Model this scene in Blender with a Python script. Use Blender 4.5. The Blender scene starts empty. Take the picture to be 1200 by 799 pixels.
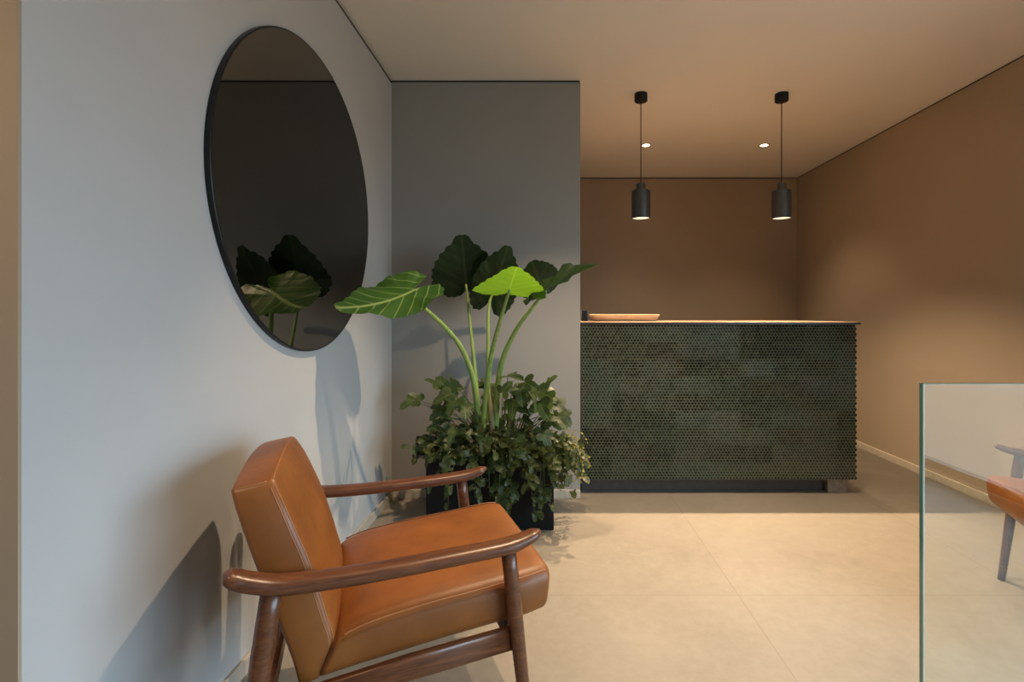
import bpy, bmesh, math, random
from mathutils import Vector, Matrix, noise
R = math.radians
scene = bpy.context.scene
COL = scene.collection
FPX, CX, CY, EYE = 575.0, 641.0, 367.0, 1.15      # focal length in pixels, vanishing point, eye height
XL, XR, CEIL = -0.968, 2.674, 2.602               # left wall, right wall, ceiling height
YG, YB, XG = 3.06, 5.25, 0.2075                   # grey wall, niche back wall, grey wall's right corner
YC = 0.904                                        # near corner of the left wall

def at(px, py, D):
    return Vector(((px - CX) / FPX * D, D, EYE + (CY - py) / FPX * D))

# ------------------------------------------------------------------ objects
def tag(o, label=None, cat=None, group=None, kind=None):
    if label: o['label'] = label
    if cat: o['category'] = cat
    if group: o['group'] = group
    if kind: o['kind'] = kind
    return o
def empty(name, loc=(0, 0, 0), rz=0.0):
    o = bpy.data.objects.new(name, None)
    o.location = loc; o.rotation_euler = (0, 0, rz); o.empty_display_size = .05
    COL.objects.link(o); return o
def link(name, bm, mats, parent=None, smooth=True, angle=None, recalc=True):
    if recalc: bmesh.ops.recalc_face_normals(bm, faces=bm.faces[:])
    me = bpy.data.meshes.new(name); bm.to_mesh(me); bm.free()
    for m in (mats if isinstance(mats, (list, tuple)) else [mats]): me.materials.append(m)
    if smooth:
        me.polygons.foreach_set('use_smooth', [True] * len(me.polygons))
        if angle: 
            try: me.set_sharp_from_angle(angle=R(angle))
            except Exception: pass
    o = bpy.data.objects.new(name, me); COL.objects.link(o)
    if parent: o.parent = parent
    return o
def bevel(o, w, seg=2, ang=40):
    m = o.modifiers.new('bevel', 'BEVEL'); m.width = w; m.segments = seg; m.limit_method = 'ANGLE'; m.angle_limit = R(ang)
    return o
def subsurf(o, n=1):
    m = o.modifiers.new('sub', 'SUBSURF'); m.levels = n; m.render_levels = n
    return o
def copy_tree(o, parent=None):
    c = o.copy(); COL.objects.link(c); c.parent = parent
    for ch in o.children: copy_tree(ch, c)
    return c

# ------------------------------------------------------------------ mesh helpers
def box(bm, x0, x1, y0, y1, z0, z1, mi=0):
    v = [bm.verts.new(p) for p in ((x0,y0,z0),(x1,y0,z0),(x1,y1,z0),(x0,y1,z0),(x0,y0,z1),(x1,y0,z1),(x1,y1,z1),(x0,y1,z1))]
    for q in ((3,2,1,0),(4,5,6,7),(0,1,5,4),(1,2,6,5),(2,3,7,6),(3,0,4,7)):
        f = bm.faces.new([v[i] for i in q]); f.material_index = mi
    return v
def lathe(bm, prof, c=(0, 0, 0), n=40, axis='z', close=False):
    rings = []
    for r, z in prof:
        ring = []
        for i in range(n):
            a = 2 * math.pi * i / n
            if axis == 'z': p = (c[0] + r * math.cos(a), c[1] + r * math.sin(a), c[2] + z)
            else: p = (c[0] + z, c[1] + r * math.cos(a), c[2] + r * math.sin(a))
            ring.append(bm.verts.new(p))
        rings.append(ring)
    for a, b in zip(rings, rings[1:]):
        for i in range(n):
            bm.faces.new((a[i], a[(i + 1) % n], b[(i + 1) % n], b[i]))
    if close:
        bm.faces.new(rings[0][::-1]); bm.faces.new(rings[-1])
def catmull(pts, n=6):
    P = [Vector(p) for p in pts]; out = []
    for i in range(len(P) - 1):
        p0 = P[i - 1] if i else P[0] * 2 - P[1]
        p3 = P[i + 2] if i + 2 < len(P) else P[-1] * 2 - P[-2]
        p1, p2 = P[i], P[i + 1]
        for k in range(n):
            t = k / n
            out.append(.5 * ((2 * p1) + (p2 - p0) * t + (2 * p0 - 5 * p1 + 4 * p2 - p3) * t * t + (3 * p1 - p0 - 3 * p2 + p3) * t ** 3))
    out.append(P[-1]); return out
def interp(tab, x):
    if x <= tab[0][0]: return tab[0][1]
    for (a, b), (c, d) in zip(tab, tab[1:]):
        if x <= c: return b + (d - b) * (x - a) / (c - a)
    return tab[-1][1]
def sweep(bm, pts, size, n=10, power=2.0, up=None, caps=True):
    """tube along pts; size(t) -> (half width, half height)"""
    P = [Vector(p) for p in pts]; m = len(P); rings = []
    u = Vector(up) if up else Vector((0.31, 0.17, 1)).normalized()
    for i, p in enumerate(P):
        t = (P[min(i + 1, m - 1)] - P[max(i - 1, 0)]).normalized()
        s = u.cross(t)
        if s.length < 1e-4: s = Vector((1, 0, 0)).cross(t)
        s.normalize(); h = t.cross(s).normalized()
        if not up: u = h
        a, b = size(i / (m - 1)); ring = []
        for k in range(n):
            an = 2 * math.pi * (k + .5) / n; c, d = math.cos(an), math.sin(an)
            ring.append(bm.verts.new(p + s * (a * math.copysign(abs(c) ** (2 / power), c)) + h * (b * math.copysign(abs(d) ** (2 / power), d))))
        rings.append(ring)
    for r0, r1 in zip(rings, rings[1:]):
        for k in range(n): bm.faces.new((r0[k], r0[(k + 1) % n], r1[(k + 1) % n], r1[k]))
    if caps: bm.faces.new(rings[0][::-1]); bm.faces.new(rings[-1])
def tube(bm, pts, r, n=8, r1=None):
    sweep(bm, pts, lambda t: ((r + ((r1 if r1 is not None else r) - r) * t),) * 2, n)
def gridbox(bm, nx, ny, nz, fn):
    """closed surface of a subdivided box; fn(a,b,c in 0..1) -> point"""
    vs = {}
    def V(i, j, k):
        if (i, j, k) not in vs: vs[i, j, k] = bm.verts.new(fn(i / nx, j / ny, k / nz))
        return vs[i, j, k]
    for i in range(nx):
        for j in range(ny):
            for k, rev in ((0, 1), (nz, 0)):
                q = [V(i, j, k), V(i + 1, j, k), V(i + 1, j + 1, k), V(i, j + 1, k)]; bm.faces.new(q[::-1] if rev else q)
    for i in range(nx):
        for k in range(nz):
            for j, rev in ((0, 0), (ny, 1)):
                q = [V(i, j, k), V(i + 1, j, k), V(i + 1, j, k + 1), V(i, j, k + 1)]; bm.faces.new(q[::-1] if rev else q)
    for j in range(ny):
        for k in range(nz):
            for i, rev in ((0, 1), (nx, 0)):
                q = [V(i, j, k), V(i, j + 1, k), V(i, j + 1, k + 1), V(i, j, k + 1)]; bm.faces.new(q[::-1] if rev else q)

# ------------------------------------------------------------------ materials
class NT:
    def __init__(s, name):
        s.m = bpy.data.materials.new(name); s.m.use_nodes = True
        s.t = s.m.node_tree; s.b = s.t.nodes['Principled BSDF']; s.out = s.t.nodes['Material Output']
    def n(s, typ, **kw):
        nd = s.t.nodes.new('ShaderNode' + typ)
        for k, v in kw.items():
            if k.startswith('_'): setattr(nd, k[1:], v)
            else: nd.inputs[k.replace('__', ' ')].default_value = v
        return nd
    def l(s, a, b): s.t.links.new(a, b)
    def coord(s, which='Object', scale=(1, 1, 1)):
        c = s.n('TexCoord'); mp = s.n('Mapping'); mp.inputs['Scale'].default_value = scale
        s.l(c.outputs[which], mp.inputs['Vector']); return mp.outputs['Vector']
    def ramp(s, fac, stops):
        r = s.n('ValToRGB'); e = r.color_ramp.elements
        e[0].position, e[0].color = stops[0][0], (*stops[0][1], 1)
        e[1].position, e[1].color = stops[-1][0], (*stops[-1][1], 1)
        for p, c in stops[1:-1]:
            k = e.new(p); k.color = (*c, 1)
        s.l(fac, r.inputs['Fac']); return r.outputs['Color']
    def math(s, op, a, b=None, c=None):
        m = s.n('Math', _operation=op)
        for i, v in enumerate((a, b, c)):
            if v is None: continue
            if isinstance(v, (int, float)): m.inputs[i].default_value = v
            else: s.l(v, m.inputs[i])
        return m.outputs[0]
    def mix(s, fac, a, b, mode='MIX'):
        m = s.n('Mix', _data_type='RGBA', _blend_type=mode)
        for sock, v in ((m.inputs[0], fac), (m.inputs[6], a), (m.inputs[7], b)):
            if isinstance(v, (int, float)): sock.default_value = v
            elif isinstance(v, tuple): sock.default_value = (*v, 1)
            else: s.l(v, sock)
        return m.outputs[2]
    def bump(s, h, strength=.2, dist=.01):
        b = s.n('Bump', Strength=strength, Distance=dist); s.l(h, b.inputs['Height']); s.l(b.outputs[0], s.b.inputs['Normal'])
    def set(s, **kw):
        for k, v in kw.items():
            i = s.b.inputs[k.replace('__', ' ')]
            if hasattr(v, 'is_linked') or hasattr(v, 'node'): s.l(v, i)
            elif isinstance(v, tuple) and len(v) == 3: i.default_value = (*v, 1)
            else: i.default_value = v
        return s

def paint(name, c, var=.06, rough=.75):
    t = NT(name); v = t.coord('Object')
    n = t.n('TexNoise', Scale=1.3, Detail=4.0); t.l(v, n.inputs['Vector'])
    n2 = t.n('TexNoise', Scale=160.0, Detail=2.0); t.l(v, n2.inputs['Vector'])
    lo = tuple(x * (1 - var) for x in c); hi = tuple(min(1, x * (1 + var)) for x in c)
    t.set(Base__Color=t.ramp(n.outputs['Fac'], [(.3, lo), (.7, hi)]), Roughness=rough, Specular__IOR__Level=.25)
    t.bump(n2.outputs['Fac'], .06, .002); return t.m
def plain(name, c, rough=.5, metal=0.0, spec=.5, var=.1, scale=30):
    t = NT(name); v = t.coord('Object')
    n = t.n('TexNoise', Scale=float(scale), Detail=3.0); t.l(v, n.inputs['Vector'])
    t.set(Base__Color=t.ramp(n.outputs['Fac'], [(.3, tuple(x * (1 - var) for x in c)), (.7, tuple(min(1, x * (1 + var)) for x in c))]),
          Roughness=rough, Metallic=metal, Specular__IOR__Level=spec)
    return t.m
def emit(name, c, s):
    t = NT(name); t.set(Base__Color=(.8, .8, .8), Emission__Color=c, Emission__Strength=s); return t.m

M = {}
M['grey'] = paint('grey_paint', (.47, .475, .475))
M['grey_dark'] = paint('darker_grey', (.285, .28, .268))  # darker grey than the left wall
M['brown'] = paint('brown_paint', (.365, .29, .215))
M['ceiling'] = paint('ceiling_paint', (.80, .755, .69), .02)
M['base'] = plain('pale_skirting', (.50, .44, .36), .5)
M['black'] = plain('black_gap', (.012, .011, .010), .6)
M['mblack'] = plain('black_metal', (.018, .018, .019), .36, .6)
M['lamp_metal'] = plain('satin_lamp_metal', (.10, .10, .105), .34, .7)
M['planter'] = plain('planter_black', (.004, .004, .0045), .6, 0, .25)

def floor_mat():
    t = NT('limestone'); v = t.coord('Object')
    n1 = t.n('TexNoise', Scale=1.6, Detail=7.0, Roughness=.62, Distortion=.6); t.l(v, n1.inputs['Vector'])
    n2 = t.n('TexNoise', Scale=22.0, Detail=5.0, Roughness=.7); t.l(v, n2.inputs['Vector'])
    n3 = t.n('TexNoise', Scale=.9, Detail=6.0, Roughness=.55, Distortion=1.6); t.l(v, n3.inputs['Vector'])
    base = t.ramp(n1.outputs['Fac'], [(.22, (.245, .214, .172)), (.5, (.305, .270, .220)), (.8, (.355, .318, .262))])
    base = t.mix(.35, base, t.ramp(n2.outputs['Fac'], [(.3, (.23, .20, .16)), (.7, (.365, .325, .268))]))
    vein = t.math('LESS_THAN', t.math('ABSOLUTE', t.math('SUBTRACT', n3.outputs['Fac'], .60)), .0022)
    base = t.mix(t.math('MULTIPLY', vein, .12), base, (.52, .47, .40))
    sp = t.n('SeparateXYZ'); t.l(v, sp.inputs[0])
    jx = t.math('PINGPONG', t.math('SUBTRACT', sp.outputs['X'], .781), .6)
    jy = t.math('PINGPONG', t.math('SUBTRACT', sp.outputs['Y'], 2.003), .565)
    j = t.math('LESS_THAN', t.math('MINIMUM', jx, jy), .0018)
    # every slab its own slight tone
    wn = t.n('TexWhiteNoise', _noise_dimensions='2D'); cb = t.n('CombineXYZ')
    t.l(t.math('FLOOR', t.math('DIVIDE', t.math('SUBTRACT', sp.outputs['X'], .781), 1.2)), cb.inputs[0])
    t.l(t.math('FLOOR', t.math('DIVIDE', t.math('SUBTRACT', sp.outputs['Y'], 2.003), 1.13)), cb.inputs[1])
    t.l(cb.outputs[0], wn.inputs['Vector'])
    base = t.mix(1.0, base, t.ramp(wn.outputs['Value'], [(0, (.93, .93, .93)), (1, (1, 1, 1))]), 'MULTIPLY')
    base = t.mix(t.math('MULTIPLY', j, .6), base, (.20, .16, .12))
    rg = t.math('MULTIPLY_ADD', n2.outputs['Fac'], .2, .36)
    t.set(Base__Color=base, Roughness=rg, Specular__IOR__Level=.35)
    t.bump(n2.outputs['Fac'], .05, .004); return t.m
M['floor'] = floor_mat()

def wood(name, dark, light, rough=.33):
    t = NT(name); v = t.coord('Object', (3.0, 30, 30))
    n = t.n('TexNoise', Scale=1.8, Detail=6.0, Roughness=.6, Distortion=1.0); t.l(v, n.inputs['Vector'])
    v2 = t.coord('Object', (14, 220, 220)); n2 = t.n('TexNoise', Scale=1.0, Detail=2.0); t.l(v2, n2.inputs['Vector'])
    c = t.ramp(n.outputs['Fac'], [(.3, dark), (.55, tuple((a + b) / 2 for a, b in zip(dark, light))), (.72, light)])
    c = t.mix(.25, c, t.ramp(n2.outputs['Fac'], [(.4, tuple(x * .6 for x in dark)), (.6, light)]))
    t.set(Base__Color=c, Roughness=rough, Specular__IOR__Level=.5, Coat__Weight=.15, Coat__Roughness=.25)
    t.bump(n2.outputs['Fac'], .05, .001); return t.m
M['walnut'] = wood('walnut', (.060, .018, .008), (.185, .066, .025))
M['counter_wood'] = wood('counter_walnut', (.022, .013, .009), (.045, .028, .018), .45)  # shade on the counter's front edge is put into this dark tone
M['counter_top'] = wood('counter_walnut_lit', (.20, .125, .07), (.34, .23, .14), .4)  # same counter wood, pendant light put into the lighter colour

def leather(name, lo, hi):
    t = NT(name); v = t.coord('Object')
    n = t.n('TexNoise', Scale=7.0, Detail=5.0, Roughness=.6); t.l(v, n.inputs['Vector'])
    vo = t.n('TexVoronoi', Scale=420.0); t.l(v, vo.inputs['Vector'])
    n3 = t.n('TexNoise', Scale=38.0, Detail=4.0, Distortion=1.2); t.l(v, n3.inputs['Vector'])
    c = t.ramp(n.outputs['Fac'], [(.3, lo), (.7, hi)])
    t.set(Base__Color=c, Roughness=t.math('MULTIPLY_ADD', n3.outputs['Fac'], .2, .34), Specular__IOR__Level=.5)
    h = t.math('ADD', t.math('MULTIPLY', vo.outputs['Distance'], .25), t.math('MULTIPLY', n3.outputs['Fac'], .6))
    t.bump(h, .10, .003); return t.m
M['leather'] = leather('tan_leather', (.175, .056, .011), (.262, .087, .016))
M['piping'] = leather('tan_piping', (.30, .125, .045), (.38, .165, .065))

def mirror_mat():
    t = NT('black_mirror'); t.set(Base__Color=(.17, .165, .15), Metallic=1.0, Roughness=.015); 
    return t.m
M['mirror'] = mirror_mat()
def glass_mat(name, tint, ior=1.5):
    t = NT(name); nt = t.t; nt.nodes.remove(t.b)
    tr = t.n('BsdfTransparent'); tr.inputs['Color'].default_value = (*tint, 1)
    gl = t.n('BsdfGlossy'); gl.inputs['Roughness'].default_value = .0; gl.inputs['Color'].default_value = (1, 1, 1, 1)
    mx = t.n('MixShader'); geo = t.n('NewGeometry'); dt = t.n('VectorMath', _operation='DOT_PRODUCT')
    t.l(geo.outputs['Normal'], dt.inputs[0]); t.l(geo.outputs['Incoming'], dt.inputs[1])
    c = t.math('SUBTRACT', 1.0, t.math('MINIMUM', t.math('ABSOLUTE', dt.outputs['Value']), 1.0)); f0 = ((ior - 1) / (ior + 1)) ** 2
    t.l(t.math('MULTIPLY_ADD', t.math('POWER', c, 5.0), 1 - f0, f0), mx.inputs[0])
    t.l(tr.outputs[0], mx.inputs[1]); t.l(gl.outputs[0], mx.inputs[2])
    t.l(mx.outputs[0], t.out.inputs['Surface']); return t.m
M['glass'] = glass_mat('clear_glass', (.955, .985, .97), 1.5)
M['glass_edge'] = plain('glass_edge_teal', (.10, .25, .24), .12, 0, .8, .15, 6)
M['glass_edge_front'] = plain('glass_edge_pale', (.55, .68, .66), .15, 0, .8, .1, 6)

def tile_mat():
    t = NT('glazed_scale_tiles'); v = t.coord('Object')
    sp = t.n('SeparateXYZ'); t.l(v, sp.inputs[0])
    cb = t.n('CombineXYZ')
    t.l(t.math('FLOOR', t.math('DIVIDE', t.math('ADD', sp.outputs['X'], .0), .2016)), cb.inputs[0])
    t.l(t.math('FLOOR', t.math('DIVIDE', t.math('ADD', sp.outputs['Z'], .0), .1064)), cb.inputs[1])
    wn = t.n('TexWhiteNoise', _noise_dimensions='2D'); t.l(cb.outputs[0], wn.inputs['Vector'])
    n = t.n('TexNoise', Scale=3.2, Detail=4.0); t.l(v, n.inputs['Vector'])
    n2 = t.n('TexNoise', Scale=90.0, Detail=3.0); t.l(v, n2.inputs['Vector'])
    a = t.ramp(wn.outputs['Value'], [(0, (.058, .092, .060)), (.40, (.076, .104, .066)), (.66, (.096, .100, .056)), (.82, (.112, .080, .046)), (1, (.050, .056, .052))])
    b = t.ramp(n.outputs['Fac'], [(.35, (.058, .098, .066)), (.68, (.108, .086, .050))])
    c = t.mix(.4, a, b)
    c = t.mix(.45, c, t.ramp(n2.outputs['Fac'], [(.3, (.034, .050, .034)), (.7, (.16, .18, .12))]))
    t.set(Base__Color=c, Roughness=t.math('MULTIPLY_ADD', n2.outputs['Fac'], .25, .22), Specular__IOR__Level=.6)
    return t.m
M['tiles'] = tile_mat()
M['tile_back'] = plain('tile_pocket_shade', (.012, .014, .011), .8)  # shade inside the tile pockets, put into the colour; desk body shares it
M['kick'] = plain('dark_plinth', (.075, .062, .052), .6)
M['plinth'] = plain('stone_plinth', (.30, .25, .19), .6, var=.2)

def leaf_mat(name, lo, hi, vein, trans, rough=.38, k=9.0, veinw=.05, sc=4.0):
    t = NT(name); uv = t.n('UVMap'); sp = t.n('SeparateXYZ'); t.l(uv.outputs[0], sp.inputs[0])
    v = t.coord('Object')
    n = t.n('TexNoise', Scale=sc, Detail=4.0); t.l(v, n.inputs['Vector'])
    c = t.ramp(n.outputs['Fac'], [(.3, lo), (.72, hi)])
    b = t.math('ABSOLUTE', sp.outputs['Y'])
    mid = t.math('LESS_THAN', b, veinw * .42)
    s = t.math('PINGPONG', t.math('MULTIPLY', t.math('SUBTRACT', sp.outputs['X'], t.math('MULTIPLY', b, .75)), k), 1.0)
    lat = t.math('LESS_THAN', s, t.math('MULTIPLY_ADD', b, -veinw * 1.2, veinw * 1.9))
    va = t.math('MAXIMUM', mid, t.math('MULTIPLY', lat, .55))
    c = t.mix(va, c, vein)
    t.set(Base__Color=c, Roughness=rough, Specular__IOR__Level=.45)
    t.bump(s, .25, .004)
    tl = t.n('BsdfTranslucent'); t.l(t.mix(.6, c, trans), tl.inputs['Color'])
    mx = t.n('MixShader'); mx.inputs[0].default_value = .42
    t.l(t.b.outputs[0], mx.inputs[1]); t.l(tl.outputs[0], mx.inputs[2]); t.l(mx.outputs[0], t.out.inputs['Surface'])
    return t.m
M['ear'] = leaf_mat('elephant_ear_green', (.026, .078, .016), (.052, .135, .026), (.30, .42, .15), (.12, .30, .02), veinw=.07)
M['ear_dark'] = leaf_mat('elephant_ear_shaded', (.012, .030, .010), (.024, .052, .016), (.04, .07, .03), (.012, .03, .005))  # same leaf, with shade put into the colour
M['ear_light'] = leaf_mat('elephant_ear_backlit', (.06, .20, .015), (.10, .27, .025), (.18, .36, .06), (.26, .52, .02))  # same leaf, with light shining through it put into the colour
M['ivy'] = leaf_mat('ivy_green', (.022, .038, .010), (.105, .125, .036), (.17, .19, .08), (.09, .14, .03), .42, 3.0, .06, 9.0)
M['lobed'] = leaf_mat('lobed_green', (.024, .048, .014), (.095, .14, .042), (.16, .20, .09), (.10, .18, .03), .42, 3.0, .05, 7.0)
M['yellow'] = leaf_mat('yellow_green', (.22, .20, .03), (.42, .38, .07), (.45, .42, .15), (.6, .55, .1), .45, 3.0, .05, 12.0)
def stem_mat(name, a, b):
    t = NT(name); v = t.coord('Object', (60, 60, 3)); n = t.n('TexNoise', Scale=1.5, Detail=3.0); t.l(v, n.inputs['Vector'])
    t.set(Base__Color=t.ramp(n.outputs['Fac'], [(.3, a), (.7, b)]), Roughness=.4, Subsurface__Weight=.0); return t.m
M['petiole'] = stem_mat('petiole_green', (.17, .27, .06), (.30, .40, .12))
M['sheath'] = stem_mat('dry_sheath', (.22, .14, .06), (.30, .26, .12))
M['vine'] = stem_mat('vine_stem', (.05, .065, .02), (.12, .14, .05))
M['soil'] = plain('potting_soil', (.03, .02, .013), .95, var=.5, scale=60)
M['tray'] = plain('pale_wood_tray', (.48, .37, .27), .5, var=.1, scale=10)
M['chrome'] = plain('lamp_ring', (.6, .52, .42), .4, .3)
M['lamp'] = emit('lamp_disc', (1, .80, .55), 22.0)
M['lamp_soft'] = emit('pendant_diffuser', (1, .74, .47), 1.35)

# ------------------------------------------------------------------ the room
def struct(name, bm, m, smooth=False):
    o = link(name, bm, m, smooth=smooth); o['kind'] = 'structure'; return o
WX0, WY0 = -2.4, -2.6       # the part of the room behind the camera
GAP = .012                  # black shadow gap under the ceiling
T = .15
bm = bmesh.new(); box(bm, WX0 - T, XR + T, WY0 - T, YB + T, -.12, 0); struct('floor', bm, M['floor'])
bm = bmesh.new(); zc = CEIL
box(bm, WX0 - T, XR + T, WY0 - T, YB + T, zc, zc + .2)
struct('ceiling', bm, M['ceiling'])
zw = CEIL - GAP
bm = bmesh.new(); box(bm, WX0 - T, XL, YC, YB + T, 0, CEIL - .021); struct('wall_left', bm, M['grey'])
bm = bmesh.new(); box(bm, WX0 - T, XL - .0005, YC - .006, YC, 0, zw); struct('wall_front_left', bm, M['brown'])
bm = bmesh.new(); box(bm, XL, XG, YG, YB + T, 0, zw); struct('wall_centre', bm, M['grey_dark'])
bm = bmesh.new(); box(bm, XG, XR + T, YB, YB + T, 0, zw); struct('wall_back', bm, M['brown'])
WI = (-1.70, 1.30, .06, 2.0)  # window opening in the right wall: y0, y1, z0, z1
bm = bmesh.new()
box(bm, XR, XR + T, WI[1], YB, 0, zw); box(bm, XR, XR + T, WY0, WI[0], 0, zw)
box(bm, XR, XR + T, WI[0], WI[1], 0, WI[2]); box(bm, XR, XR + T, WI[0], WI[1], WI[3], zw)
struct('wall_right', bm, M['brown'])
bm = bmesh.new(); box(bm, WX0, XR, WY0 - T, WY0, 0, zw); struct('wall_behind', bm, M['grey'])
bm = bmesh.new(); box(bm, WX0 - T, WX0, WY0 - T, YC, 0, zw); struct('wall_far_left', bm, M['brown'])
# window frame and panes
w1 = empty('window_1', (XR + .07, (WI[0] + WI[1]) / 2, WI[2])); w1['kind'] = 'structure'
bm = bmesh.new(); hy = (WI[1] - WI[0]) / 2; hz = WI[3] - WI[2]
for y in (-hy, 0, hy): box(bm, -.03, .03, max(-hy, y - .03), min(hy, y + .03), 0, hz)
for z in (0, hz - .05): box(bm, -.03, .03, -hy, hy, z, z + .05)
link('window_frame', bm, M['mblack'], w1, False)
bm = bmesh.new(); box(bm, -.004, .004, -hy + .03, -.03, .05, hz - .05); box(bm, -.004, .004, .03, hy - .03, .05, hz - .05)
link('window_glass', bm, glass_mat('window_glass', (.97, .985, .98), 1.2), w1, False)
# shadow gaps (a dark reveal between wall tops and ceiling)
gi = 0
def trim(pts):
    global gi; gi += 1
    b = bmesh.new(); box(b, *pts); struct('trim_%d' % gi, b, M['black'])
trim((WX0 - T, XL - .006, YC + .006, YB + T, CEIL - .021, CEIL)); trim((XL - .006, XG - .003, YG + .003, YB + T, zw, CEIL))
trim((XG - .003, XR + T, YB + .006, YB + T, zw, CEIL)); trim((XR + .006, XR + T, WY0, YB + .006, zw, CEIL))
trim((WX0, XR, WY0 - T, WY0 - .006, zw, CEIL)); trim((WX0 - T, WX0 - .006, WY0 - T, YC, zw, CEIL))
# skirting
BB, BT = .053, .012
for nm, q in (('baseboard_left', (XL, XL + BT, YC, YG)), ('baseboard_centre', (XL + BT, XG, YG - BT, YG)),
              ('baseboard_right', (XR - BT, XR, WI[1], YB)), ('baseboard_back', (XG, XR - BT, YB - BT, YB))):
    b = bmesh.new(); box(b, *q, 0, BB); o = struct(nm, b, M['base']); bevel(o, .002, 1)

# ------------------------------------------------------------------ round mirror on the left wall
mc = Vector((XL, 1.9936, 1.6093)); mr = .6117
mir = empty('wall_mirror', mc)
tag(mir, 'large round black tinted mirror hung on the pale left wall', 'mirror')
bm = bmesh.new(); lathe(bm, [(.02, 0), (mr - .004, 0), (mr, .002), (mr, .018), (mr - .002, .02), (mr - .005, .02), (mr - .005, .012), (.02, .012)], n=160, axis='x')
o = link('mirror_frame', bm, M['mblack'], mir, angle=30)
bm = bmesh.new(); lathe(bm, [(mr - .0052, .0125), (mr - .0052, .0195), (0.0001, .0195)], n=160, axis='x')
bmesh.ops.remove_doubles(bm, verts=bm.verts[:], dist=.0003)
o = link('mirror_glass', bm, M['mirror'], mir, angle=30); o['label'] = 'dark tinted reflecting glass'

# ------------------------------------------------------------------ reception desk
DX0, DX1, DY = XG + .004, 1.949, 3.10
desk = empty('reception_desk', ((DX0 + DX1) / 2, DY + .3, 0))
tag(desk, 'green scale-tiled reception desk with a thin dark wooden top', 'reception desk')
def rel(b, off):  # move geometry built in world space into a parent's frame
    bmesh.ops.translate(b, verts=b.verts[:], vec=-Vector(off)); return b
DL = desk.location
bm = bmesh.new(); box(bm, DX0, DX1 - .003, DY + .0125, DY + .60, .100, 1.079)
bevel(link('desk_body', rel(bm, DL), M['tile_back'], desk, False), .002, 1)
# the tiled front: glazed openwork tiles, every cell a ridge round a deep pocket
random.seed(5)
z0 = .102; W = DX1 - DX0; H = 1.079 - z0
tile_w, tile_h, NC, NRW = .2016, .1086, 10, 6
HEX = [(0, 2 / 3), (-.5, 1 / 3), (-.5, -1 / 3), (0, -2 / 3), (.5, -1 / 3), (.5, 1 / 3)]
def cell(b, P, cx, cz, w, h, hole, lo, hi):
    """P(x, z, d) -> point, d = height above the slab"""
    rings = []
    for k, (sc, d) in enumerate(((1.0, .0045), (.80, .0075), (max(hole, .12), .0068), (max(hole, .12) * .8, -.006 if hole > .2 else .0066))):
        rings.append([b.verts.new(P(min(max(cx + x * w * sc, lo), hi), cz + z * h * sc, d)) for x, z in HEX])
    for r0, r1 in zip(rings, rings[1:]):
        for i in range(6): b.faces.new((r0[i], r0[(i + 1) % 6], r1[(i + 1) % 6], r1[i]))
    f = b.faces.new(rings[-1]); f.material_index = 1 if hole > .2 else 0
    if hole > .2:
        for f in rings[-1][0].link_faces: f.material_index = 1
        for v in rings[-1]:
            for f in v.link_faces: f.material_index = 1
def tiled(b, P, x0, x1):
    nt = int((x1 - x0) / tile_w) + 1
    for tr in range(9):
        for tc in range(nt):
            ph = random.random(); dd = random.uniform(-.0016, .0016); hm = random.uniform(.56, .72); shut = 0
            for r in range(NRW):
                zc_ = z0 + tr * tile_h + (r + .5) * tile_h / NRW
                for c in range(NC + 1):
                    xc = x0 + tc * tile_w + (c + (.5 if r % 2 else 0)) * tile_w / NC
                    if xc > x1 + .004 or (c == NC and r % 2): continue
                    hl = 0 if random.random() < shut else hm * random.uniform(.88, 1.08)
                    cell(b, lambda x, z, d: P(x, z, d + dd), xc, zc_ - .001, tile_w / NC, tile_h / NRW * .985, hl, x0, x1 + .006)
bm = bmesh.new(); tiled(bm, lambda x, z, d: (x, DY - d, z), DX0, DX1)
link('tiled_front', rel(bm, DL), [M['tiles'], M['tile_back']], desk, True, 25)
bm = bmesh.new(); tiled(bm, lambda x, z, d: (DX1 - .003 + d, x, z), DY + .004, DY + .59)
link('tiled_side', rel(bm, DL), [M['tiles'], M['tile_back']], desk, True, 25)
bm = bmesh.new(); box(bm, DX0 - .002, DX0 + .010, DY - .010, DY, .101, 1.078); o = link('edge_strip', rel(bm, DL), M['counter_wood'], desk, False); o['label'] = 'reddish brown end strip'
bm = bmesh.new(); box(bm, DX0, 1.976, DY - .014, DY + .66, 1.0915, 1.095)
o = bevel(link('countertop', rel(bm, DL), M['counter_top'], desk, False), .001, 1); o['label'] = 'wooden top surface, lamp light in its colour'
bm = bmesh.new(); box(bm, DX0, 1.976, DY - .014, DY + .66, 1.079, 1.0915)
o = link('counter_edge', rel(bm, DL), M['counter_wood'], desk, False); o['label'] = 'thin edge of the top, shade in its colour'
bm = bmesh.new(); box(bm, DX0 + .012, 1.80, DY + .085, DY + .55, 0, .100)
bevel(link('toe_kick', rel(bm, DL), M['kick'], desk, False), .002, 1)
bm = bmesh.new(); box(bm, 1.80, 1.925, DY + .045, DY + .56, 0, .100)
o = bevel(link('plinth_block', rel(bm, DL), M['plinth'], desk, False), .003, 2); o['label'] = 'paler stone block under the end'

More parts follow.
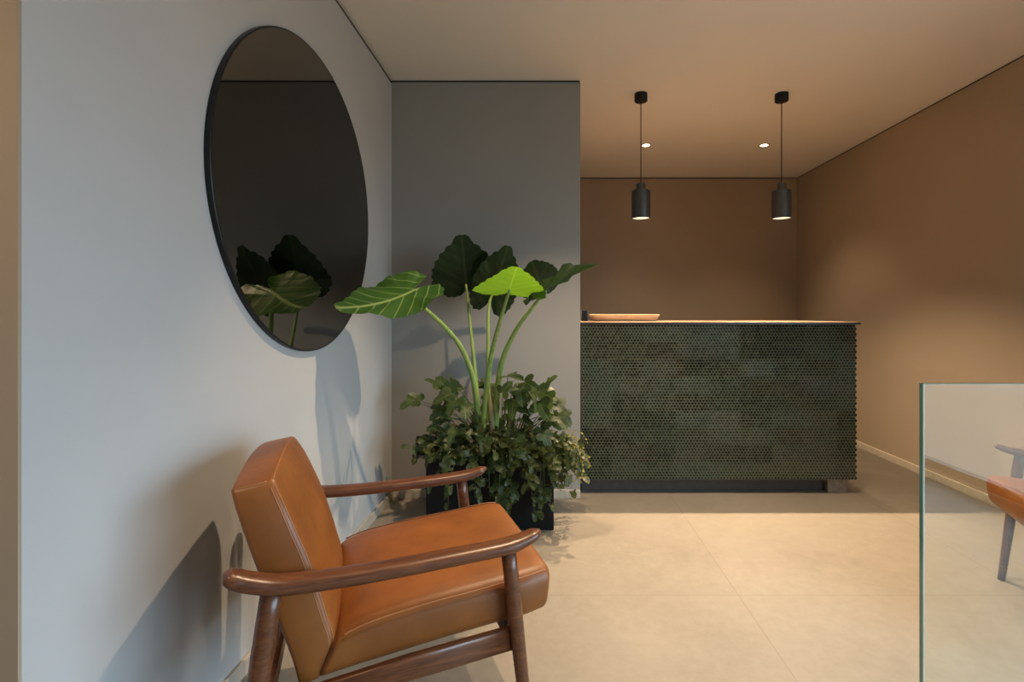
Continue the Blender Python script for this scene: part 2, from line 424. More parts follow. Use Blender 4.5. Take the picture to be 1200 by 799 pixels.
# tray on the desk
tl = at(692, 376, 3.34).x; tr = at(775, 376, 3.34).x
tx = (tl + tr) / 2; tw = (tr - tl) / 2
tray = empty('tray', (tx, 3.44, 1.0952)); tag(tray, 'shallow pale wooden tray lying on the reception desk top', 'tray')
def trayring(w, d, z, n=64):
    return [(w * math.copysign(abs(math.cos(2*math.pi*i/n)) ** .5, math.cos(2*math.pi*i/n)), d * math.copysign(abs(math.sin(2*math.pi*i/n)) ** .5, math.sin(2*math.pi*i/n)), z) for i in range(n)]
bm = bmesh.new(); rings = [[bm.verts.new(p) for p in trayring(*q)] for q in
    ((tw * .88, .12, 0), (tw * .90, .125, .002), (tw - .002, .148, .043), (tw, .15, .046), (tw - .004, .146, .047), (tw - .010, .140, .044), (tw * .87, .115, .010))]
for a, b in zip(rings, rings[1:]):
    for i in range(64): bm.faces.new((a[i], a[(i + 1) % 64], b[(i + 1) % 64], b[i]))
bm.faces.new(rings[0][::-1])
link('tray_wall', bm, M['tray'], tray, angle=50)
bm = bmesh.new(); v = [bm.verts.new(p) for p in trayring(tw * .872, .1155, .0102)]; bm.faces.new(v)
link('tray_bottom', bm, M['tray'], tray)
# small black box at the wall end of the desk
bb = empty('desk_terminal', (.256, 3.36, 1.0952)); tag(bb, 'small upright black box on the desk beside the grey wall', 'box')
bm = bmesh.new(); box(bm, -.021, .021, -.03, .03, 0, .076); bevel(link('case', bm, M['mblack'], bb, False), .004, 3)
bm = bmesh.new(); box(bm, -.017, .017, -.0315, -.03, .012, .070); link('screen', bm, plain('dark_screen', (.006, .006, .007), .1), bb, False)

# ------------------------------------------------------------------ pendant lamps over the desk
def pendant(x, y):
    root = empty('pendant_lamp', (x, y, CEIL))
    bm = bmesh.new(); lathe(bm, [(.0001, 0), (.0425, 0), (.0425, -.047), (.040, -.050), (.004, -.050), (.0001, -.052)], n=48); link('canopy', bm, M['mblack'], root, angle=40)
    bm = bmesh.new(); tube(bm, [(0, 0, -.05), (0, 0, -.3), (0, 0, -.604)], .0032, 8); link('cord', bm, M['black'], root)
    bm = bmesh.new(); lathe(bm, [(.004, -.592), (.027, -.594), (.030, -.598), (.030, -.646)], n=40); link('socket_cap', bm, M['lamp_metal'], root, angle=40)
    bm = bmesh.new(); lathe(bm, [(.028, -.642), (.059, -.643), (.062, -.646), (.062, -.826), (.060, -.827), (.0585, -.824), (.0585, -.650), (.02, -.648)], n=56)
    link('lamp_shade', bm, M['lamp_metal'], root, angle=40)
    bm = bmesh.new(); lathe(bm, [(.0575, -.817), (.0575, -.819), (.0001, -.820)], n=40); o = link('diffuser', bm, M['lamp_soft'], root)
    o['label'] = 'glowing warm disc'
    return root
PY = 3.25
p1 = pendant(.622, PY)
p2 = copy_tree(p1); p2.location = (1.554, PY, CEIL)
for p, s in ((p1, 'black cylinder pendant lamp above the desk, nearer the grey wall and plant'), (p2, 'black cylinder pendant lamp above the desk, nearer the brown right wall')):
    tag(p, s, 'pendant lamp', 'pendant lamps over the desk')
def downlight(x, y):
    root = empty('ceiling_downlight', (x, y, CEIL))
    bm = bmesh.new(); lathe(bm, [(.030, -.0006), (.045, -.0006), (.045, -.003), (.042, -.005), (.031, -.004), (.030, -.0006)], n=40); link('trim_ring', bm, M['chrome'], root, angle=40)
    bm = bmesh.new(); lathe(bm, [(.0305, -.0012), (.0001, -.0025)], n=32); link('lamp_lens', bm, M['lamp'], root)
    return root
d1 = downlight(.855, 4.238); d2 = copy_tree(d1); d2.location = (1.876, 4.238, CEIL)
tag(d1, 'small lit recessed ceiling spot seen right beside the cord of the pendant nearer the plant', 'ceiling light', 'recessed ceiling spots behind the pendants')
tag(d2, 'small lit recessed ceiling spot closer to the brown right wall, clear of any cord', 'ceiling light', 'recessed ceiling spots behind the pendants')

# ------------------------------------------------------------------ glass balustrade at the right
GY, GX0, GX1, GT = 1.04, .7995, 2.60, .012
gl = empty('glass_panel', (GX0, GY, 0)); tag(gl, 'clear frameless glass balustrade panel standing in front of the partly hidden chair', 'glass panel')
bm = bmesh.new(); gw = GX1 - GX0
v = [bm.verts.new(p) for p in ((.0005, 0, .0), (gw, 0, .0), (gw, 0, .9995), (.0005, 0, .9995))]; bm.faces.new(v)
v = [bm.verts.new(p) for p in ((.0005, GT, .0), (gw, GT, .0), (gw, GT, .9995), (.0005, GT, .9995))]; bm.faces.new(v[::-1])
o = link('glass_sheet', bm, M['glass'], gl, False, recalc=False)
bm = bmesh.new(); box(bm, -.0012, .0005, .0022, GT, 0, 1.0); box(bm, -.0012, gw, .0, GT, .9995, 1.0004)
o = link('polished_edge', bm, M['glass_edge'], gl, False); o['label'] = 'teal polished glass edge'
bm = bmesh.new(); box(bm, -.0014, .0006, -.0004, .0022, 0, 1.0)
o = link('edge_bevel', bm, M['glass_edge_front'], gl, False); o['label'] = 'bright bevelled glass edge'
bm = bmesh.new(); box(bm, -.002, gw, -.012, GT + .012, 0, .035)
link('floor_channel', bm, M['mblack'], gl, False)

# ------------------------------------------------------------------ armchairs
def armchair():
    root = empty('armchair')
    def path(tab, s):
        s = min(max(s, 0), 1) * (len(tab) - 1); i = min(int(s), len(tab) - 2); f = s - i
        p = catmull(tab, 4); k = s * 4; q = min(int(k), len(p) - 2); w = p[q].lerp(p[q + 1], k - q)
        return w.x, w.y
    def smooth(x): x = min(max(x, 0), 1); return x * x * (3 - 2 * x)
    def ticks(L, r, n):
        e = [0, .25 * r, .5 * r, .75 * r, r]
        return e + [r + (L - 2 * r) * k / n for k in range(1, n)] + [L - x for x in e[::-1]]
    def cushion(dims, r, ns, fn):
        """rounded box of size dims, laid through fn(a, b, c in 0..1)"""
        T_ = [ticks(d, r, n) for d, n in zip(dims, ns)]
        def g(a, b, c):
            q = Vector((T_[0][round(a * (len(T_[0]) - 1))], T_[1][round(b * (len(T_[1]) - 1))], T_[2][round(c * (len(T_[2]) - 1))]))
            inn = Vector([min(max(x, r), d - r) for x, d in zip(q, dims)]); dl = q - inn
            p = inn + dl.normalized() * r if dl.length > 1e-9 else q
            return fn(p.x / dims[0], p.y / dims[1], p.z / dims[2])
        b = bmesh.new(); gridbox(b, len(T_[0]) - 1, len(T_[1]) - 1, len(T_[2]) - 1, g); return b
    # seat cushion
    top = [(-.156, .405, 0), (-.120, .418, 0), (-.07, .430, 0), (.048, .443, 0), (.175, .450, 0), (.245, .455, 0), (.30, .460, 0), (.345, .463, 0), (.384, .460, 0)]
    bot = [(-.206, .314, 0), (-.140, .321, 0), (-.051, .327, 0), (.09, .337, 0), (.175, .341, 0), (.245, .344, 0), (.29, .345, 0), (.33, .346, 0), (.372, .348, 0)]
    TP = [(t[0], t[1]) for t in top]
    def seatfn(a, b, c):
        t, o = path(top, a), path(bot, a); v = b * 2 - 1
        hw = .264 - .012 * smooth((a - .75) / .25)
        u = o[0] + (t[0] - o[0]) * c; z = o[1] + (t[1] - o[1]) * c
        z += .013 * smooth(c * 1.6 - .6) * (1 - v ** 4) * math.sin(math.pi * a) ** .6 if 0 < a < 1 else 0
        u += .012 * smooth(a * 4 - 3) * (1 - v * v) * math.sin(math.pi * min(max(c, 0), 1))
        y = v * hw * (1 + .022 * math.sin(math.pi * min(max(c, 0), 1)))
        return Vector((u, y, z))
    sd, sr = (.62, .528, .112), .030
    seat = link('seat_cushion', cushion(sd, sr, (16, 12, 2), seatfn), M['leather'], root)
    k7 = .2929
    def edge(fn, d, r, ax, side, tt, cl=1):
        pts = []
        for q in tt:
            if ax == 0: p = (q, (k7 * r / d[1]) if side < 0 else 1 - k7 * r / d[1], 1 - k7 * r / d[2] if cl else k7 * r / d[2])
            pts.append(fn(*p))
        return pts
    for s in (-1, 1):
        b = bmesh.new(); tube(b, edge(seatfn, sd, .012, 0, s, [.06 + .88 * k / 40 for k in range(41)]), .0020, 6); link('piping', b, M['piping'], seat)
    # back cushion
    front = [(-.190, .318, 0), (-.170, .359, 0), (-.158, .399, 0), (-.172, .450, 0), (-.185, .499, 0), (-.210, .586, 0), (-.236, .655, 0), (-.262, .721, 0), (-.288, .776, 0)]
    rear = [(-.232, .312, 0), (-.243, .359, 0), (-.256, .400, 0), (-.272, .450, 0), (-.288, .499, 0), (-.316, .580, 0), (-.339, .655, 0), (-.358, .715, 0), (-.374, .762, 0)]
    def backfn(a, b, c):
        F, K = path(front, a), path(rear, a); v = b * 2 - 1; aa = min(max(a, 0), 1)
        hw = .256 - .014 * a - .030 * max(0, (a - .72) / .28) ** 2.2
        pf = .018 * (1 - min(1, abs(v)) ** 3) * math.sin(math.pi * aa) ** .7 * smooth(c * 1.5 - .5)
        u = K[0] + (F[0] - K[0]) * c + pf * .93; z = K[1] + (F[1] - K[1]) * c + pf * .3
        z += .020 * smooth(a * 4 - 3) * (1 - v * v) - .004 * smooth(a * 4 - 3)
        return Vector((u, v * hw * (1 + .02 * math.sin(math.pi * min(max(c, 0), 1))), z))
    bd, br = (.48, .50, .10), .012
    back = link('back_cushion', cushion(bd, br, (16, 12, 2), backfn), M['leather'], root)
    for s in (-1, 1):
        for off_ in (.30, 1.0):
            b = bmesh.new(); e = k7 * br / bd[1] if off_ < .9 else 0.001; y_ = e if s < 0 else 1 - e
            c_ = 1 - k7 * br / bd[2] if off_ < .9 else 1 - 1.1 * br / bd[2]
            tube(b, [backfn(.05 + .915 * k / 40, y_, c_) for k in range(41)], .0013, 6); link('piping', b, M['piping'], back)
    b = bmesh.new(); tube(b, [backfn(1 - k7 * br / bd[0], .03 + .94 * k / 24, 1 - k7 * br / bd[2]) for k in range(25)], .0014, 6); link('piping', b, M['piping'], back)
    for s in (-1, 1):
        y_ = k7 * br / bd[1]; y_ = y_ if s < 0 else 1 - y_
        b = bmesh.new(); tube(b, [backfn(1 - k7 * br / bd[0], y_, .16 + .68 * k / 10) for k in range(11)], .0014, 6); link('piping', b, M['piping'], back)
    # arms
    cl = [(-.366, .303, .614), (-.348, .301, .600), (-.315, .298, .584), (-.25, .294, .566), (-.10, .289, .556), (.09, .286, .555), (.235, .286, .558), (.290, .284, .566), (.338, .280, .581)]
    def asz(t):
        e = min(1, (min(t, 1 - t) / .05)) ** .5 if min(t, 1 - t) < .05 else 1
        w = interp([(0, .020), (.12, .027), (.4, .030), (.75, .028), (1, .021)], t); h = interp([(0, .012), (.15, .017), (.8, .016), (1, .011)], t)
        return max(w * e, .006), max(h * e, .004)
    for s in (-1, 1):
        bm = bmesh.new(); sweep(bm, catmull([(u, s * v, z) for u, v, z in cl], 8), asz, 20, 2.9, up=(0, 0, 1)); link('arm', bm, M['walnut'], root)
    # legs
    def leg(u0, z0_, u1, v0, v1, r0, r1):
        b = bmesh.new(); P = [Vector((u0, v0, z0_)), Vector((u1, v1, 0))]
        pts = [P[0].lerp(P[1], t) for t in (0, .1, .25, .4, .55, .7, .85, 1)]
        sweep(b, pts, lambda t: (interp([(0, r0 * .96), (.3, r0), (1, r1)], t),) * 2, 20, 2.0, up=(0, 1, 0))
        return b
    for s in (-1, 1):
        link('leg', leg(.247, .552, .306, s * .292, s * .302, .0195, .0135), M['walnut'], root)
        link('leg', leg(-.279, .565, -.354, s * .292, s * .304, .0225, .0145), M['walnut'], root)
    # rails
    for s in (-1, 1):
        b = bmesh.new(); vv = s * .284
        P = [Vector((-.298, vv, .288)), Vector((0, vv, .312)), Vector((.268, vv, .322))]
        sweep(b, P, lambda t: (.011, .029), 12, 6, up=(0, 0, 1)); link('side_rail', b, M['walnut'], root)
    b = bmesh.new(); sweep(b, [(.262, -.285, .318), (.262, 0, .316), (.262, .285, .318)], lambda t: (.011, .026), 12, 6, up=(0, 0, 1)); link('front_rail', b, M['walnut'], root)
    b = bmesh.new(); sweep(b, [(-.296, -.285, .290), (-.296, 0, .290), (-.296, .285, .290)], lambda t: (.011, .026), 12, 6, up=(0, 0, 1)); link('rear_rail', b, M['walnut'], root)
    b = bmesh.new()
    sweep(b, [(-.292, -.285, .470), (-.300, 0, .472), (-.292, .285, .470)], lambda t: (.007, .016), 8, 4, up=(0, 0, 1))
    link('back_rail', b, M['walnut'], root)
    return root
ch1 = armchair(); ch1.location = (-.435, 1.424, 0); ch1.rotation_euler.z = R(21.5)
tag(ch1, 'tan leather wooden armchair below the round mirror, fully in view', 'armchair', 'tan leather armchairs')
ch2 = copy_tree(ch1); ch2.location = (2.135, 1.725, 0); ch2.rotation_euler.z = R(158.5)
tag(ch2, 'tan leather armchair behind the glass panel, mostly cut off by the frame', 'armchair', 'tan leather armchairs')

# ------------------------------------------------------------------ wall socket
so = empty('wall_socket', (at(503, 522, YG).x, YG, at(503, 522, YG).z)); tag(so, 'square black socket plate on the grey wall beside the planter foliage', 'socket')
bm = bmesh.new(); box(bm, -.078, .078, -.010, 0, -.06, .06); bevel(link('plate', bm, M['planter'], so, False), .003, 2)
for s in (-1, 1):
    bm = bmesh.new(); lathe(bm, [(.020, 0), (.020, .003), (.017, .003), (.017, 0)], (s * .036, -.013, 0), 24)
    for vtx in bm.verts:
        x, y, z = vtx.co; vtx.co = (x, -.0135 + z, y + .013)
    link('outlet', bm, M['mblack'], so)

# ------------------------------------------------------------------ planter and plants
PX0, PX1, PFY, PBY, PH = at(499, 600, 2.60).x, at(649, 600, 2.60).x, 2.60, 3.00, .44
pl = empty('planter', ((PX0 + PX1) / 2, (PFY + PBY) / 2, 0)); tag(pl, 'black rectangular planter standing on the floor by the grey wall', 'planter')
PW, PD = (PX1 - PX0) / 2, (PBY - PFY) / 2
bm = bmesh.new(); box(bm, -PW, PW, -PD, PD, 0, PH)
for f in bm.faces[:]:
    if f.normal.z > .9 or all(abs(v.co.z - PH) < 1e-5 for v in f.verts): topf = f
bmesh.ops.recalc_face_normals(bm, faces=bm.faces[:])
r = bmesh.ops.inset_region(bm, faces=[topf], thickness=.018)
bmesh.ops.translate(bm, verts=topf.verts[:], vec=(0, 0, -.06))
bevel(link('planter_box', bm, M['planter'], pl, False), .004, 2)
bm = bmesh.new(); random.seed(2)
gx, gy = 24, 16; G = [[bm.verts.new((-PW + .019 + (2 * PW - .038) * i / gx, -PD + .019 + (2 * PD - .038) * j / gy, PH - .045 + random.uniform(-.006, .008))) for j in range(gy + 1)] for i in range(gx + 1)]
for i in range(gx):
    for j in range(gy): bm.faces.new((G[i][j], G[i + 1][j], G[i + 1][j + 1], G[i][j + 1]))
link('soil', bm, M['soil'], pl)['kind'] = 'stuff'

# ---- elephant ear
EAR = [(0, 1.0), (.12, .93), (.3, .82), (.6, .74), (1.0, .68), (1.4, .64), (1.8, .63), (2.2, .66), (2.5, .66), (2.75, .58), (2.95, .40), (3.08, .22), (math.pi, .16)]
FAN = [(0, 1.0), (.25, .92), (.6, .84), (1.0, .84), (1.3, .92), (1.5, .98), (1.62, .90), (1.9, .52), (2.4, .30), (2.9, .2), (math.pi, .12)]
def ear_leaf(bm, hub, tip, side, L, W, fold=.12, droop=.2, wave=.02, lobe=1.0, seed=0, sc=26, shape=EAR, rag=.05):
    """heart-shaped blade: tip and side are direction vectors; W half width as a share of L"""
    rnd = random.Random(seed); uvl = bm.loops.layers.uv.verify()
    a = Vector(tip).normalized(); b = Vector(side); b = (b - a * b.dot(a)).normalized(); n = a.cross(b)
    if n.z < 0: pass
    NA, NR = 96, 9; hubv = None; rows = []; co = {}
    ph = [rnd.uniform(0, 6.28) for _ in range(4)]
    def P(th, rho):
        t = abs(th) if abs(th) <= math.pi else 2 * math.pi - abs(th)
        r = interp(shape, t)
        if t > 1.57: r *= 1 + (lobe - 1) * min(1, (t - 1.57))
        r *= 1 + rag * (abs(math.sin(sc * .5 * th)) - .5) * (rho > .85)
        x = r * rho * math.cos(th); y = r * rho * math.sin(th) * (W / .66)
        z = fold * abs(y) - droop * (x * x * (.9 if x > 0 else .5)) - droop * .55 * y * y
        z += wave * rho ** 2 * (math.sin(5 * th + ph[0]) + .6 * math.sin(9 * th + ph[1])) + .006 * math.sin(sc * th) * rho ** 3
        return x, y, z
    v0 = bm.verts.new(hub); co[v0] = (0, 0)
    prev = None
    for k in range(1, NR + 1):
        ring = []
        for i in range(NA):
            th = -math.pi + 2 * math.pi * (i + .0) / NA
            x, y, z = P(th, k / NR); v = bm.verts.new(Vector(hub) + (a * x + b * y + n * z) * L); co[v] = (x, y / (W / .66)); ring.append(v)
        if prev is None: fs = [bm.faces.new((v0, ring[i], ring[(i + 1) % NA])) for i in range(NA)]
        else: fs = [bm.faces.new((prev[i], ring[i], ring[(i + 1) % NA], prev[(i + 1) % NA])) for i in range(NA)]
        for f in fs:
            for lp in f.loops: lp[uvl].uv = co[lp.vert]
        prev = ring
ee = empty('elephant_ear_plant', (-.27, 2.74, PH - .04)); tag(ee, 'tall elephant ear plant with big heart-shaped leaves rising from the black planter', 'plant')
EL = ee.location
def petiole(pts, r0, r1, mat='petiole'):
    b = bmesh.new(); tube(b, catmull([at(*p) for p in pts], 8), r0, 12, r1); return link('petiole', rel(b, EL), M[mat], ee)
def eleaf(hub, tipp, sidep, W, mat, sidept=True, **kw):
    h = at(*hub); t = at(*tipp); s = at(*sidep); L = (t - h).length
    b = bmesh.new(); ear_leaf(b, h, t - h, s - h, L, W, **kw); return link('leaf', rel(b, EL), M[mat], ee, recalc=False)
petiole([(563, 520, 2.72), (560, 485, 2.70), (554, 442, 2.64), (540, 407, 2.56), (521, 383, 2.46), (497, 361, 2.34), (476, 346, 2.25)], .019, .007)
petiole([(562, 515, 2.76), (560, 478, 2.77), (556, 428, 2.80), (551, 380, 2.83), (546, 333, 2.85)], .016, .006)
petiole([(571, 515, 2.78), (572, 470, 2.78), (572, 410, 2.78), (573, 360, 2.78), (579, 340, 2.78)], .015, .006)
petiole([(566, 520, 2.70), (568, 480, 2.68), (575, 420, 2.60), (586, 376, 2.45), (597, 340, 2.30)], .021, .006)
petiole([(580, 515, 2.72), (582, 470, 2.69), (588, 425, 2.63), (604, 388, 2.54), (624, 360, 2.46), (640, 341, 2.40)], .021, .006)
b = bmesh.new(); tube(b, catmull([at(577, 515, 2.68), at(575, 480, 2.67), at(572, 455, 2.67), at(571, 440, 2.67)], 6), .020, 10, .003); link('dry_sheath', rel(b, EL), M['sheath'], ee)['label'] = 'dry brownish leaf sheath'
eleaf((474, 345, 2.25), (398, 379, 2.10), (446, 324, 2.39), .60, 'ear', fold=.06, droop=.34, wave=.034, lobe=.92, seed=3)
eleaf((546, 330, 2.85), (541, 275, 2.70), (508, 322, 2.80), .68, 'ear_dark', fold=.06, droop=.05, wave=.02, lobe=.6, seed=5, rag=.07)
eleaf((579, 339, 2.78), (596, 287, 2.68), (545, 325, 2.74), .50, 'ear_dark', fold=.05, droop=.06, wave=.02, lobe=1.0, seed=8, rag=.07)
eleaf((597, 339, 2.30), (606, 311, 2.08), (651, 334, 2.26), .48, 'ear_light', fold=-.16, droop=.02, wave=.014, lobe=1.0, seed=11, shape=FAN)
eleaf((640, 339, 2.40), (700, 305, 2.30), (640, 328, 2.62), .50, 'ear_dark', fold=.22, droop=.05, wave=.045, lobe=.7, seed=17)
eleaf((634, 336, 2.62), (622, 303, 2.50), (650, 318, 2.60), .66, 'ear_dark', fold=.1, droop=.05, wave=.03, lobe=.6, seed=19)

# ---- lobed leaves
def lobed(bm, hub, a, n, size, lobes=5, depth=.5, seed=0, curl=.25):
    rnd = random.Random(seed); uvl = bm.loops.layers.uv.verify()
    a = Vector(a).normalized(); n = Vector(n); n = (n - a * n.dot(a))
    if n.length < 1e-4: n = Vector((.3, .5, .8)); n = n - a * n.dot(a)
    n.normalize(); b = n.cross(a)
    N = lobes * 6; pts = []
    span = 2.5
    for i in range(N + 1):
        th = -span + 2 * span * i / N
        lob = .5 + .5 * math.cos(th / span * math.pi * (lobes // 2))
        r = (1 - depth + depth * lob ** .7) * (1 - .42 * (abs(th) / span) ** 1.3)
        if lobes > 5: r *= 1 + .06 * math.cos(th * 19)
        pts.append((r * math.cos(th), r * math.sin(th) * .88))
    pts = [(-.05, 0)] + pts
    cx = .12; tw = rnd.uniform(-.3, .3)
    def W(x, y): 
        z = -curl * (x * x) + .22 * abs(y) - curl * y * y * .6 + tw * x * y
        return hub + (a * x + b * y + n * z) * size
    c = bm.verts.new(W(cx, 0)); co = {c: (cx, 0)}
    m, o = [], []
    for x, y in pts:
        v = bm.verts.new(W(cx + (x - cx) * .55, y * .55)); co[v] = (cx + (x - cx) * .55, y * .55); m.append(v)
        v = bm.verts.new(W(x, y)); co[v] = (x, y); o.append(v)
    k = len(pts)
    for i in range(k):
        j = (i + 1) % k
        for f in (bm.faces.new((c, m[i], m[j])), bm.faces.new((m[i], o[i], o[j], m[j]))):
            for lp in f.loops: lp[uvl].uv = co[lp.vert]

# trailing ivy mound
random.seed(21)
iv = empty('trailing_ivy', ((PX0 + PX1) / 2, 2.78, PH)); tag(iv, 'dense dark green ivy trailing over the rim of the black planter', 'plant')
IL = iv.location
fo, st = bmesh.new(), bmesh.new()
def vine(start, dirn, length, droop, leaf, fb, sb, step=.03, lobes=5, depth=.5, r=.0018, wig=.35, zmin=.12, up=.25):
    p = Vector(start); d = Vector(dirn).normalized(); pts = [p.copy()]; n = int(length / .02); acc = 0
    for i in range(n):
        d = (d + Vector((random.gauss(0, wig) * .25, random.gauss(0, wig) * .25, -droop * .02 / .1))).normalized()
        p = p + d * .02
        if PX0 - .01 < p.x < PX1 + .01 and PFY - .012 < p.y < PBY + .01 and p.z < PH + .01:   # keep out of the box
            if p.y < PFY + .08: p.y = PFY - .014 - random.random() * .01
            elif p.x < PX0 + .06: p.x = PX0 - .014
            elif p.x > PX1 - .06: p.x = PX1 + .014
            else: p.z = PH + .012
        p.y = min(p.y, YG - .03)
        if p.z < zmin: break
        pts.append(p.copy()); acc += .02
        if acc >= step:
            acc = 0
            out = Vector((random.gauss(0, 1), random.gauss(0, 1) - .5, random.gauss(0, .7) + .1)).normalized()
            ax = (d * .3 + out + Vector((0, 0, -.35))).normalized(); s = leaf * random.uniform(.65, 1.25)
            base = p + out * s * .5
            nn = Vector((random.gauss(0, .5), -.75 + random.gauss(0, .4), .75 + random.gauss(0, .4)))
            lobed(fb, base, ax, nn, s, lobes, depth, random.random(), .3)
            tube(sb, [p, p.lerp(base, .6) + Vector((0, 0, .004)), base], .0009, 4)
    if len(pts) > 2: tube(sb, pts, r, 5, r * .6)
for i in range(170):
    sx = random.uniform(PX0 + .03, PX1 - .03); sy = random.uniform(PFY + .01, PBY - .10)
    if random.random() < .55: sy = random.uniform(PFY + .01, PFY + .1)
    cx = (sx - (PX0 + PX1) / 2) / PW
    vine((sx, sy, PH - .03), (cx * (.8 if cx > 0 else .35) + random.gauss(0, .22), -.55 + random.gauss(0, .35), random.uniform(.3, 1.1)), random.uniform(.10, .28) * (.6 if cx < -.5 else 1), random.uniform(.5, 1.0), .036, fo, st, .024)
for i in range(38):   # fuller growth over the right front corner
    vine((PX1 - random.uniform(.0, .12), PFY + random.uniform(.0, .12), PH - .02), (.75 + random.gauss(0, .2), -.35 + random.gauss(0, .25), random.uniform(.3, 1.1)), random.uniform(.12, .30), random.uniform(.7, 1.3), .034, fo, st, .024)
# long runners hanging down the front
for px, ln in ((520, .26), (545, .25), (556, .22), (571, .24), (600, .28), (612, .30), (622, .33), (634, .30), (641, .26), (588, .26)):
    x = at(px, 520, 2.58).x
    vine((x, PFY + .01, PH), (random.gauss(0, .1), -.5, .25), ln + .06, 1.6, .032, fo, st, .022, wig=.2)
link('foliage', rel(fo, IL), M['ivy'], iv, recalc=False)['kind'] = 'stuff'
link('vines', rel(st, IL), M['vine'], iv)
# lobed-leaf plant
random.seed(8)
lp_ = empty('lobed_leaf_plant', ((PX0 + PX1) / 2, 2.74, PH)); tag(lp_, 'lobed-leaf plant with large ragged leaves around the elephant ear stems', 'plant')
LL = lp_.location
fo, st = bmesh.new(), bmesh.new()
LV = [  # leaf centre pixel, depth, leaf axis (x, z), size
 (478, 472, 2.66, (-.7, -.3), .060), (488, 466, 2.70, (-.5, .5), .055), (521, 452, 2.62, (-.4, .4), .085), (532, 445, 2.70, (-.2, .8), .070), (519, 465, 2.55, (-.6, -.2), .075),
 (508, 448, 2.72, (-.6, .5), .065), (540, 455, 2.58, (.3, .3), .060), (530, 475, 2.50, (-.3, -.5), .070), (545, 480, 2.5, (.2, -.4), .065), (512, 485, 2.56, (-.7, -.3), .060),
 (601, 440, 2.60, (.8, .1), .085), (620, 450, 2.66, (.7, -.2), .080), (636, 462, 2.60, (.6, -.3), .085), (626, 470, 2.52, (.3, -.5), .075), (610, 462, 2.52, (.1, -.4), .075),
 (640, 452, 2.72, (.3, .9), .075), (648, 466, 2.72, (.8, -.4), .085), (657, 478, 2.68, (.7, -.6), .075), (600, 478, 2.52, (-.1, -.6), .070), (636, 480, 2.56, (.4, -.7), .080),
 (645, 446, 2.74, (.5, .9), .060), (664, 490, 2.66, (.6, -.8), .06), (592, 455, 2.56, (.2, .3), .06),
 (583, 566, 2.53, (-.5, -.6), .055), (596, 562, 2.53, (.7, -.2), .060), (588, 580, 2.52, (-.5, -.8), .060), (602, 576, 2.52, (.5, -.7), .055), (594, 592, 2.52, (0, -1), .065), (585, 596, 2.53, (-.6, -.8), .045),
 (632, 572, 2.54, (.6, -.6), .045), (640, 580, 2.53, (.5, -.8), .045), (634, 590, 2.53, (-.1, -1), .040),
 (576, 548, 2.5, (-.6, -.6), .05), (566, 520, 2.46, (-.2, -.8), .06), (606, 520, 2.46, (.3, -.7), .06), (640, 515, 2.50, (.4, -.7), .06), (530, 510, 2.48, (-.3, -.7), .055), (508, 500, 2.56, (-.7, -.2), .05)]
for k in range(75):
    an, rr = random.uniform(0, 6.28), random.random() ** .5
    qx, qy = 582 + 76 * rr * math.cos(an), 492 + 44 * rr * math.sin(an)
    D_ = random.uniform(2.55, 2.72) if abs(qx - 575) > 26 else random.uniform(2.76, 2.86)
    LV.append((qx, qy, D_, (math.cos(an) * .7 + random.gauss(0, .3), -.25 + random.gauss(0, .4)), random.uniform(.045, .07)))
for px, py, D, (ax, az), s in LV:
    c = at(px, py, D); a = Vector((ax, -.35 + random.gauss(0, .2), az)).normalized()
    n = Vector((random.gauss(0, .25), -.55 + random.gauss(0, .2), .8 if az > -.5 else .35))
    hub = c - a * s * .4
    lobed(fo, hub, a, n, s * 1.2, 7, .5, random.random(), .3)
    if py < 545:
        root = Vector((-.27 + (hub.x + .27) * .35, 2.76, PH - .03)); mid = root.lerp(hub, .55) + Vector((0, 0, .05))
    else:
        root = Vector((hub.x + random.gauss(0, .01), PFY - .02, PH + .02)); mid = root.lerp(hub, .5) + Vector((0, -.01, 0))
    tube(st, catmull([root, mid, hub], 6), .0028, 6, .0016)
link('foliage', rel(fo, LL), M['lobed'], lp_, recalc=False)['kind'] = 'stuff'
link('stems', rel(st, LL), M['vine'], lp_)
# yellow-green fine trailer by the desk corner
random.seed(33)
yl = empty('yellow_green_trailer', (PX1 - .04, 2.86, PH)); tag(yl, 'fine yellow-green trailing plant spilling from the planter edge toward the desk', 'plant')
fo, st = bmesh.new(), bmesh.new()
for i in range(26):
    vine((PX1 - .06 + random.uniform(-.03, .03), 2.80 + random.uniform(-.09, .10), PH - .03), (.75 + random.gauss(0, .15), -.1 + random.gauss(0, .3), random.uniform(.3, 1.0)), random.uniform(.16, .36), random.uniform(.75, 1.3), .013, fo, st, .020, 5, .5, .0012, .3)
link('foliage', rel(fo, yl.location), M['yellow'], yl, recalc=False)['kind'] = 'stuff'
link('vines', rel(st, yl.location), M['vine'], yl)

# ------------------------------------------------------------------ light
wd = bpy.data.worlds.new('World'); scene.world = wd; wd.use_nodes = True
nt = wd.node_tree; bg = nt.nodes['Background']
tc = nt.nodes.new('ShaderNodeTexCoord'); sx = nt.nodes.new('ShaderNodeSeparateXYZ'); rp = nt.nodes.new('ShaderNodeValToRGB')
nt.links.new(tc.outputs['Generated'], sx.inputs[0]); nt.links.new(sx.outputs['Z'], rp.inputs['Fac'])
mp = nt.nodes.new('ShaderNodeMapRange'); mp.inputs[1].default_value = -1; mp.inputs[2].default_value = 1
nt.links.new(sx.outputs['Z'], mp.inputs[0]); nt.links.new(mp.outputs[0], rp.inputs['Fac'])
e = rp.color_ramp.elements; e[0].position, e[0].color = .44, (.22, .22, .215, 1); e[1].position, e[1].color = .54, (.60, .80, 1.0, 1)
nt.links.new(rp.outputs[0], bg.inputs['Color']); bg.inputs['Strength'].default_value = 11.0
WARM = (1.0, .735, .475)
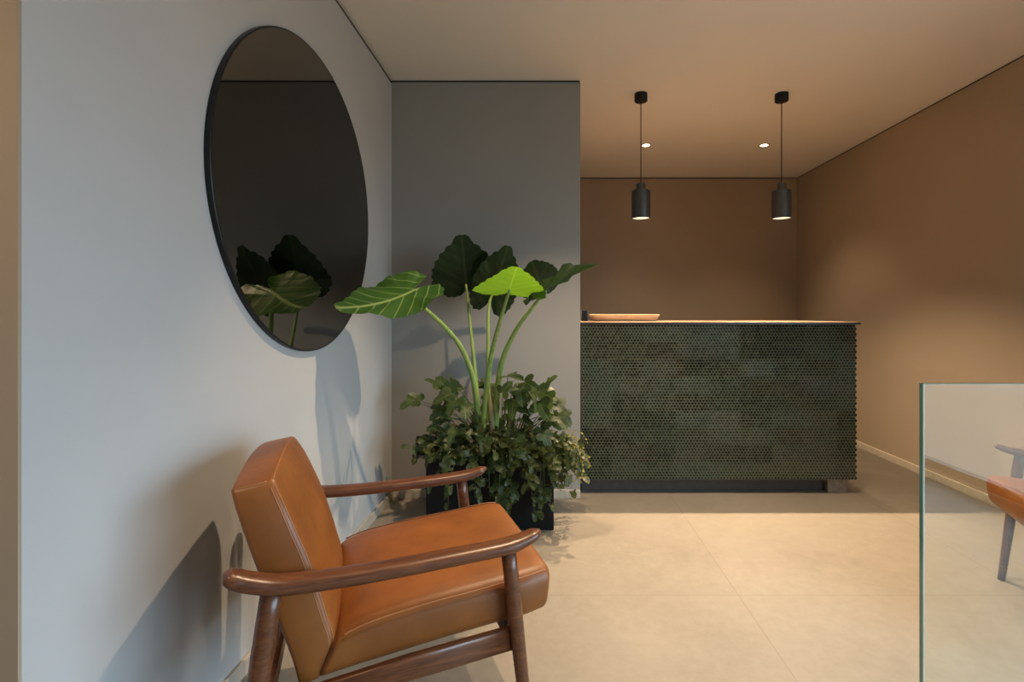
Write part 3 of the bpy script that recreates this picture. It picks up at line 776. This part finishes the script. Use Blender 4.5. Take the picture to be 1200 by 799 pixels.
def lamp(kind, name, loc, energy, color=WARM, **kw):
    d = bpy.data.lights.new(name, kind); d.energy = energy; d.color = color
    for k, v in kw.items(): setattr(d, k, v)
    o = bpy.data.objects.new(name, d); o.location = loc; COL.objects.link(o); return o
po = lamp('AREA', 'window_daylight', (XR + .16, (WI[0] + WI[1]) / 2, (WI[2] + WI[3]) / 2), 1, (1, 1, 1), shape='RECTANGLE', size=WI[3] - WI[2], size_y=WI[1] - WI[0])
po.rotation_euler = (0, R(90), 0); po.data.cycles.is_portal = True
for x, en in ((.14, 150), (.8, 80), (1.6, 42)):
    lamp('SPOT', 'ceiling_spot', (x, 2.05 if x < .5 else 1.87, CEIL - .015), en, spot_size=R(92), spot_blend=.6, shadow_soft_size=.02)
for p in (p1, p2):
    lamp('SPOT', 'pendant_light', (p.location.x, p.location.y, CEIL - .832), 155, spot_size=R(140), spot_blend=1.0, shadow_soft_size=.009)
for d in (d1, d2):
    lamp('SPOT', 'downlight_beam', (d.location.x, d.location.y, CEIL - .012), 68, spot_size=R(100), spot_blend=1.0, shadow_soft_size=.03)
for x in (.5, 1.8):
    lamp('SPOT', 'added_rear_spot', (x, -.75, CEIL - .015), 125, spot_size=R(80), spot_blend=.9, shadow_soft_size=.08)  # unseen spots, added so that floor bounce brightens the ceiling
lamp('SPOT', 'added_rear_spot', (-1.5, .1, CEIL - .02), 60, spot_size=R(120), spot_blend=.6, shadow_soft_size=.04)  # unseen spot, added to warm the brown wall end at the left

# ------------------------------------------------------------------ camera
cd = bpy.data.cameras.new('camera'); cam = bpy.data.objects.new('camera', cd); COL.objects.link(cam)
cam.location = (0, 0, EYE); cam.rotation_euler = (R(90), 0, 0)
cd.sensor_width = 36; cd.lens = FPX / 1200 * 36
cd.shift_x = (600 - CX) / 1200; cd.shift_y = -(399.5 - CY) / 1200
cd.clip_start = .02
scene.camera = cam
vs = scene.view_settings
scene.display_settings.display_device = 'sRGB'
vs.view_transform = 'Standard'; vs.look = 'None'; vs.gamma = 1; vs.use_curve_mapping = False; vs.exposure = 0.10
cy = scene.cycles
cy.use_denoising = True; cy.max_bounces = 10; cy.diffuse_bounces = 6; cy.transparent_max_bounces = 16; cy.sample_clamp_indirect = 6.0
cy.caustics_reflective = False; cy.caustics_refractive = False
